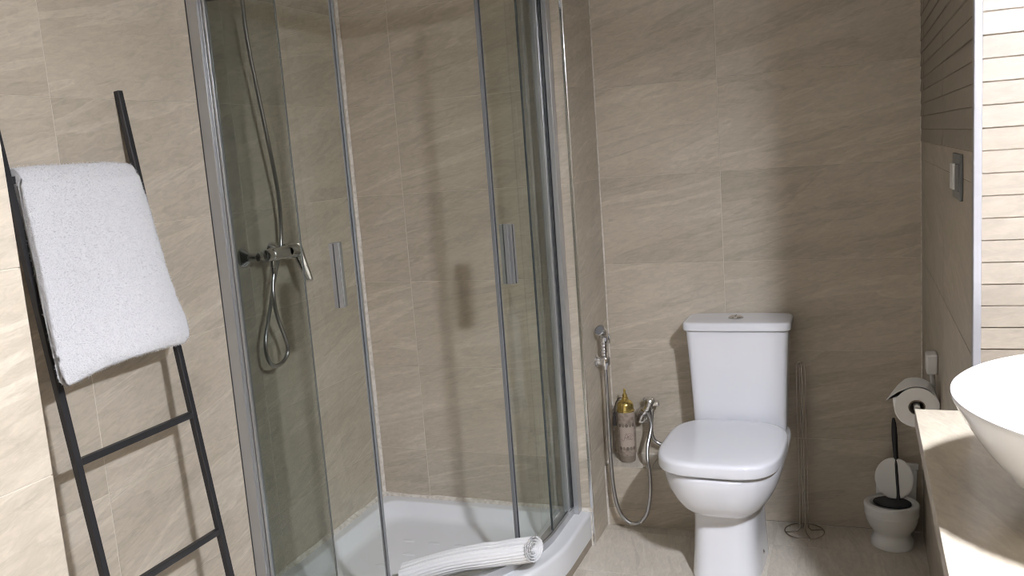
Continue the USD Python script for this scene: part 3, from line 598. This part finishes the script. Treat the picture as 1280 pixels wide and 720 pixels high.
# ------------------------------------------------------------------ perfume bottle on the ledge
bc = np.array([-0.850, 3.222, LZ+0.0005])
bt = thing('perfume_bottle', 'beige patterned perfume bottle with gold cap on the tiled ledge', 'bottle', bc)
obj('body', lathe([(0.026, 0.0), (0.0285, 0.002), (0.031, 0.028), (0.0345, 0.034), (0.0350, 0.04), (0.0350, 0.186), (0.0345, 0.196), (0.033, 0.203), (0.028, 0.206)], bc, n=40), bottle_mat, bt)
obj('base_band', lathe([(0.0265, 0.0005), (0.0292, 0.0025), (0.0312, 0.024), (0.0312, 0.026)], bc, n=40), bottle_base, bt)
face = np.array([0.262, -0.965, 0.0])        # side of the bottle turned to the room
def on_bottle(sx_, z, r=0.0352):
    th = math.atan2(face[1], face[0]) + sx_/r
    return bc + np.array([r*math.cos(th), r*math.sin(th), z])
def patch(outline, r, th):
    P = np.array([on_bottle(a, z, r) for a, z in outline]); Q = np.array([on_bottle(a, z, r+th) for a, z in outline]); n = len(P); V = np.vstack([P, Q, P.mean(0)*0+on_bottle(np.mean([o[0] for o in outline]), np.mean([o[1] for o in outline]), r+th)])
    F = [];
    for i in range(n):
        j = (i+1) % n; F += [[i, j, n+j], [i, n+j, n+i], [n+i, n+j, 2*n]]
    return trimesh.Trimesh(V, F, process=False)
rows = 24
V = []; F = []
for j in range(rows+1):
    z = 0.058+0.094*j/rows
    for i in range(13): V.append(on_bottle(-0.030+0.060*i/12, z, 0.03525))
for j in range(rows):
    for i in range(12):
        a = j*13+i; F += [[a, a+1, a+14], [a, a+14, a+13]]
pm = trimesh.Trimesh(np.array(V), F, process=False)
obj('label_panel', pm, bottle_label, bt)
for zb, sg_ in ((0.150, 1), (0.060, -1)):
    for k in range(5):
        a0 = -0.028+0.014*k; q = np.linspace(0, 2*np.pi, 14, endpoint=False)
        obj('scallop', patch([(a0+0.0062*math.cos(t), zb+sg_*0.001+0.0072*math.sin(t)) for t in q], 0.0353, 0.0004), bottle_ink if k % 2 == 0 else bottle_base, bt)
def scribble(pts, r=0.0007): 
    p = spline(pts, 40); return tube([on_bottle(a, z, 0.0356) for a, z in p], r, 6)
obj('script_lettering', cat(scribble([(-0.022, 0.098), (-0.016, 0.090), (-0.010, 0.098), (-0.006, 0.112), (-0.001, 0.120), (0.001, 0.105), (-0.002, 0.094)]),
                            scribble([(-0.012, 0.104), (0.0, 0.104), (0.006, 0.110), (0.004, 0.098), (0.010, 0.096), (0.016, 0.106), (0.012, 0.112), (0.009, 0.102), (0.016, 0.094), (0.022, 0.098)]),
                            scribble([(0.004, 0.116), (0.010, 0.120), (0.018, 0.116), (0.024, 0.108)], 0.0005)), bottle_ink, bt)
cp = obj('gold_cap', lathe([(0.0320, 0.199), (0.0340, 0.201), (0.0340, 0.206), (0.0315, 0.208), (0.0310, 0.226), (0.029, 0.233), (0.022, 0.241), (0.013, 0.245), (0.012, 0.250), (0.0125, 0.255), (0.010, 0.257), (0.0, 0.257)], bc, n=36), gold, bt)
obj('finial', lathe([(0.008, 0.256), (0.0095, 0.260), (0.0095, 0.266), (0.006, 0.269), (0.0045, 0.272), (0.005, 0.285), (0.003, 0.289), (0.0, 0.2895)], bc, n=20), gold, cp)
cord = spline([bc+(-0.006, -0.010, 0.256), bc+(-0.022, -0.012, 0.252), bc+(-0.036, -0.014, 0.228), bc+(-0.041, -0.015, 0.200)], 24)
ts = obj('tassel', cat(tube(cord, 0.0018, 8), lathe([(0.003, 0), (0.0055, -0.006), (0.0055, -0.012), (0.0045, -0.014), (0.006, -0.02), (0.0075, -0.055), (0.0, -0.056)], cord[-1], n=14)), simple('dark_thread', (0.035, 0.028, 0.025), 0.9), bt)

# ------------------------------------------------------------------ spare-roll stand
sc = np.array([-0.201, 3.222, 0.0])
st = thing('spare_roll_stand', 'thin wire stand for spare paper rolls, standing right of the toilet', 'paper roll stand', sc)
def ringw(c, R, r, n=64):
    a = np.linspace(0, 2*np.pi, n+1); p = np.c_[c[0]+R*np.cos(a), c[1]+R*np.sin(a), np.full(n+1, c[2])]
    q = np.linspace(0, 2*np.pi, 10, endpoint=False); rings = []
    for k in range(n):
        d = np.array([math.cos(a[k]), math.sin(a[k]), 0]); rings.append(p[k] + r*(np.cos(q)[:, None]*d + np.sin(q)[:, None]*Z_))
    rings.append(rings[0]); return loft(rings, cap=False)
obj('base_ring', ringw(sc+(0, 0, 0.006), 0.069, 0.0022), wire_steel, st)
for th in (0.35, 1.92):
    d = np.array([math.cos(th), math.sin(th), 0])
    w_ = 0.0155 if th < 1 else 0.012
    top = 0.645 if th < 1 else 0.640
    h1 = [sc+d*w_*math.cos(a)+Z_*(top-w_+w_*math.sin(a)) for a in np.linspace(0, math.pi, 15)]
    pts = [sc+d*0.067+Z_*0.007, sc+d*(w_+0.010)+Z_*0.0075, sc+d*w_+Z_*0.018] + [sc+d*w_+Z_*z for z in (0.1, 0.3, 0.5)] + h1 + [sc-d*w_+Z_*z for z in (0.5, 0.3, 0.1)] + [sc-d*w_+Z_*0.018, sc-d*(w_+0.010)+Z_*0.0075, sc-d*0.067+Z_*0.007]
    obj('hairpin_wire', tube(pts, 0.0020, 8), wire_steel, st, smooth=60)
for a in (0.4, 2.5, 4.2, 5.0):
    obj('foot', lathe([(0.004, 0.0003), (0.0042, 0.003), (0.003, 0.0062)], sc+(0.069*math.cos(a), 0.069*math.sin(a), 0), n=12), chrome, st)

# ------------------------------------------------------------------ toilet-shaped brush holder and its brush
kc = np.array([0.094, 3.182, 0.0])
fdir = np.array([-0.16, -0.987, 0.0]); sdir = np.array([0.987, -0.16, 0.0])
bh = thing('toilet_brush_holder', 'white ceramic brush holder shaped like a small toilet, by the wall', 'brush holder', kc)
def oval(z, a, b, n=48, off=0.0):
    t = np.linspace(0, 2*np.pi, n, endpoint=False)
    return kc + fdir*off + np.cos(t)[:, None]*sdir*a + np.sin(t)[:, None]*fdir*b + Z_*z
obj('bowl', loft([oval(0.0005, .068, .062), oval(0.006, .071, .065), oval(0.028, .070, .064), oval(0.042, .060, .056), oval(0.055, .062, .058), oval(0.075, .075, .070, off=.004), oval(0.10, .084, .078, off=.007), oval(0.118, .087, .081, off=.008), oval(0.121, .089, .083, off=.008), oval(0.126, .089, .083, off=.008),
                  oval(0.130, .088, .082, off=.008), oval(0.150, .091, .086, off=.009), oval(0.158, .090, .085, off=.009), oval(0.162, .085, .080, off=.009), oval(0.161, .070, .064, off=.009), oval(0.150, .064, .058, off=.009), oval(0.09, .045, .042, off=.006), oval(0.06, .02, .02, off=.0)]), brush_ceramic, bh, smooth=50)
def plate(c0, a, b, th, nrm, upv, n=40):
    nrm = np.asarray(nrm, float); nrm /= np.linalg.norm(nrm); upv = np.asarray(upv, float); upv -= nrm*(upv@nrm); upv /= np.linalg.norm(upv); sd = np.cross(upv, nrm)
    t = np.linspace(0, 2*np.pi, n, endpoint=False); ring = np.cos(t)[:, None]*sd*a + np.sin(t)[:, None]*upv*b
    return loft([c0+ring*s+nrm*h for s, h in ((0.9, -th/2), (1, -th/4), (1, th/4), (0.92, th/2), (0.7, th*0.42))])
obj('raised_lid', plate(kc-fdir*0.052+Z_*0.226+sdir*0.002, 0.064, 0.072, 0.014, fdir+Z_*0.22, Z_), brush_ceramic, bh, smooth=50)
tb = kc-fdir*0.077
obj('tank', cat(*[loft([tb+sdir*s*0.068*e+fdir*f*0.013*e+Z_*z for s, f in ((-1, -.7), (-.9, -1), (.9, -1), (1, -.7), (1, .7), (.9, 1), (-.9, 1), (-1, .7))] for z, e in zs) for zs in ([(0.10, .96), (0.24, 1.0), (0.244, .96)], [(0.245, 1.0), (0.247, 1.06), (0.262, 1.06), (0.266, 0.95)])]), brush_ceramic, bh, smooth=40)
obj('flush_knob', lathe([(0.012, 0), (0.013, 0.004), (0.011, 0.022), (0.006, 0.026), (0, 0.0265)], tb+Z_*0.266-sdir*0.004, n=18), brush_ceramic, bh)
obj('hinge_peg', cat(*[lathe([(0.009, 0), (0.009, 0.016), (0.006, 0.019)], kc+fdir*(-0.042)+sdir*s+Z_*0.195, fdir, 14) for s in (-0.018, 0.022)]), brush_ceramic, bh)
br = thing('toilet_brush', 'black toilet brush standing in the little toilet-shaped holder', 'toilet brush', kc+Z_*0.16)
obj('splash_cover', loft([oval(0.1515, .058, .052, off=.009), oval(0.153, .066, .060, off=.009), oval(0.157, .066, .060, off=.009), oval(0.160, .060, .054, off=.009), oval(0.162, .03, .027, off=.004)]), black_plastic, br, smooth=50)
h0, h1 = kc+fdir*0.006+sdir*0.018+Z_*0.160, kc+fdir*(-0.012)+sdir*(-0.006)+Z_*0.440
hp_ = [h0+(h1-h0)*t for t in np.linspace(0, 1, 18)]
obj('handle', tube(hp_, [0.008, .0055, .0052, .0052, .0055, .006, .0065, .007, .0076, .0082, .0088, .0092, .0096, .0098, .0096, .009, .0075, .004], 14), black_plastic, br, smooth=60)

# ------------------------------------------------------------------ light switch on the right wall
sw = thing('light_switch', 'dark grey double light switch with one pale rocker on the strip wall', 'light switch', (XR, 2.10, 1.335))
obj('plate', rbox(XR-0.007, XR-0.0004, 2.022, 2.172, 1.287, 1.383, 0.002), plate_metal, sw)
obj('rocker', rbox(XR-0.013, XR-0.006, 2.106, 2.164, 1.306, 1.362, 0.0025), rocker_mat, sw, label='pale raised rocker')
obj('rocker', rbox(XR-0.010, XR-0.006, 2.030, 2.088, 1.306, 1.362, 0.0015), plate_metal, sw)

# ------------------------------------------------------------------ paper holder and roll
pc = np.array([0.1405, 2.60, 0.690])
ph = thing('paper_holder', 'white plastic paper holder high on the dim right wall', 'paper holder', (XR, 2.62, 0.72))
obj('wall_plate', rbox(XR-0.030, XR-0.0004, 2.640, 2.700, 0.758, 0.815, 0.006), white_plastic, ph)
obj('arm', cat(tube(spline([(XR-0.016, 2.668, 0.765), (XR-0.012, 2.668, 0.735), (XR-0.018, 2.669, 0.700), (XR-0.050, 2.670, pc[2]), (pc[0], 2.668, pc[2])], 24), 0.007, 12)), white_plastic, ph)
obj('spindle', rod((pc[0], 2.675, pc[2]), (pc[0], 2.535, pc[2]), 0.0085, 16), white_plastic, ph)
R1, R0 = 0.0575, 0.0215
rl = thing('toilet_paper_roll', 'nearly full white toilet paper roll with a loose end pointing left', 'toilet paper roll', pc)
def hollow(r0, r1, y0, y1, n=56):
    a = np.linspace(0, 2*np.pi, n, endpoint=False)
    rr = [(r0, y0), (r1-0.003, y0), (r1, y0+0.003), (r1, y1-0.003), (r1-0.003, y1), (r0, y1), (r0, y0)]
    return loft([np.c_[pc[0]+r*(1+0.010*np.sin(2*a))*np.cos(a), np.full(n, y), pc[2]-(0.012-0.6*0.0)*(r1 > 0.03)*0 + r*np.sin(a)] for r, y in rr], cap=False)
obj('paper', hollow(R0, R1, 2.550, 2.648), paper_mat, rl, smooth=40)
obj('core', hollow(R0-0.0025, R0-0.0002, 2.549, 2.649), card_mat, rl, smooth=40)
ang = np.radians(np.linspace(40, 122, 18)); ptail = [(pc[0]+(R1+0.0008)*math.cos(a), pc[2]+(R1+0.0008)*math.sin(a)) for a in ang]
q0, q1 = np.array(ptail[-1]), np.array([pc[0]-0.076, pc[2]+0.017])
for k in range(1, 10):
    t = k/9; ptail.append(tuple(q0*(1-t)+q1*t + np.array([0, 0.0040*math.sin(math.pi*t)])))
ptail = np.array(ptail); tn = np.gradient(ptail, axis=0); tn /= np.linalg.norm(tn, axis=1)[:, None]; nn = np.c_[tn[:, 1], -tn[:, 0]]
if nn[0]@(ptail[0]-pc[[0, 2]]) < 0: nn = -nn
tail_sec = np.vstack([ptail+nn*0.0009, (ptail)[::-1]])
tw_ = np.clip((tail_sec[:, 0]-(pc[0]-0.078))/0.05, 0.12, 1.0)
obj('loose_sheet', loft([np.c_[tail_sec[:, 0], 2.551+(y-2.551)*tw_, tail_sec[:, 1]] for y in (2.551, 2.58, 2.62, 2.647)]), paper_mat, rl, smooth=40)

# ------------------------------------------------------------------ vanity, basin
CZ = 0.905; CX = 0.096; CY1 = YP-0.001; CY0 = 0.25
ct = thing('vanity_counter', 'cream marble counter slab under the white basin', 'counter', (0.4, 1.0, CZ))
obj('slab', rbox(CX, XV-0.001, CY0, CY1+0.026 if False else CY1, CZ-0.032, CZ, 0.0015, 8), counter_mat, ct, smooth=25)
vb = thing('vanity_cabinet', 'brown vanity cabinet under the cream counter', 'cabinet', (0.4, 1.0, 0.0))
obj('carcass', box(CX+0.075, XV-0.002, CY0+0.02, YP-0.002, 0.08, CZ-0.0325), cabinet_mat, vb, smooth=False)
obj('toe_kick', box(CX+0.12, XV-0.002, CY0+0.04, YP-0.002, 0.0006, 0.08), black_plastic, vb, smooth=False)
for k in range(3):
    y0 = CY0+0.024+k*0.513
    d = obj('door', rbox(CX+0.056, CX+0.0745, y0, y0+0.509, 0.085, CZ-0.037, 0.002, 8), cabinet_mat, vb, smooth=25)
    obj('handle', rbox(CX+0.050, CX+0.0555, y0+0.03, y0+0.05, 0.60, 0.75, 0.002, 8), alu, d)
BC = np.array([0.398, 1.343, CZ+0.0005])
bs = thing('washbasin', 'round white vessel basin standing on the marble counter', 'washbasin', BC)
bp = [(0.0, 0.0), (0.120, 0.0), (0.128, 0.002), (0.150, 0.010), (0.185, 0.032), (0.215, 0.062), (0.243, 0.098), (0.266, 0.134), (0.2785, 0.158), (0.281, 0.164), (0.2800, 0.168), (0.2765, 0.170), (0.273, 0.168), (0.262, 0.150), (0.235, 0.108), (0.200, 0.066), (0.150, 0.036), (0.080, 0.022), (0.030, 0.018), (0.0, 0.018)]
obj('bowl', lathe(bp, BC, n=96), simple('basin_ceramic', (0.82, 0.82, 0.82), 0.1), bs, smooth=40)
obj('waste_cap', lathe([(0.032, 0.0195), (0.033, 0.022), (0.028, 0.026), (0.0, 0.028)], BC, n=30), chrome, bs)

# ------------------------------------------------------------------ the lamp over the mirror
lp = thing('mirror_lamp', 'bar lamp on an arm from the wall above the basin', 'wall lamp', (XV, LAMP_POS[1], LAMP_POS[2]))
lx, ly, lz = LAMP_POS
obj('wall_plate', rbox(XV-0.02, XV-0.0005, ly-0.06, ly+0.06, lz+0.0, lz+0.06, 0.004), chrome, lp)
obj('arm', rod((XV-0.015, ly, lz+0.032), (lx, ly, lz+0.032), 0.008), chrome, lp)
obj('housing', rbox(lx-0.03, lx+0.03, ly-0.17, ly+0.17, lz+0.012, lz+0.042, 0.004), chrome, lp)
tl = math.radians(LAMP_TILT)
dm = rbox(-0.025, 0.025, -0.16, 0.16, -0.004, 0.0, 0.0015, 8)
dm.apply_transform(trimesh.transformations.rotation_matrix(math.radians(-7), [1, 0, 0])); dm.apply_transform(trimesh.transformations.rotation_matrix(tl, [0, 1, 0])); dm.apply_translation([lx, ly, lz+0.008])
obj('diffuser', dm, lamp_mat, lp)
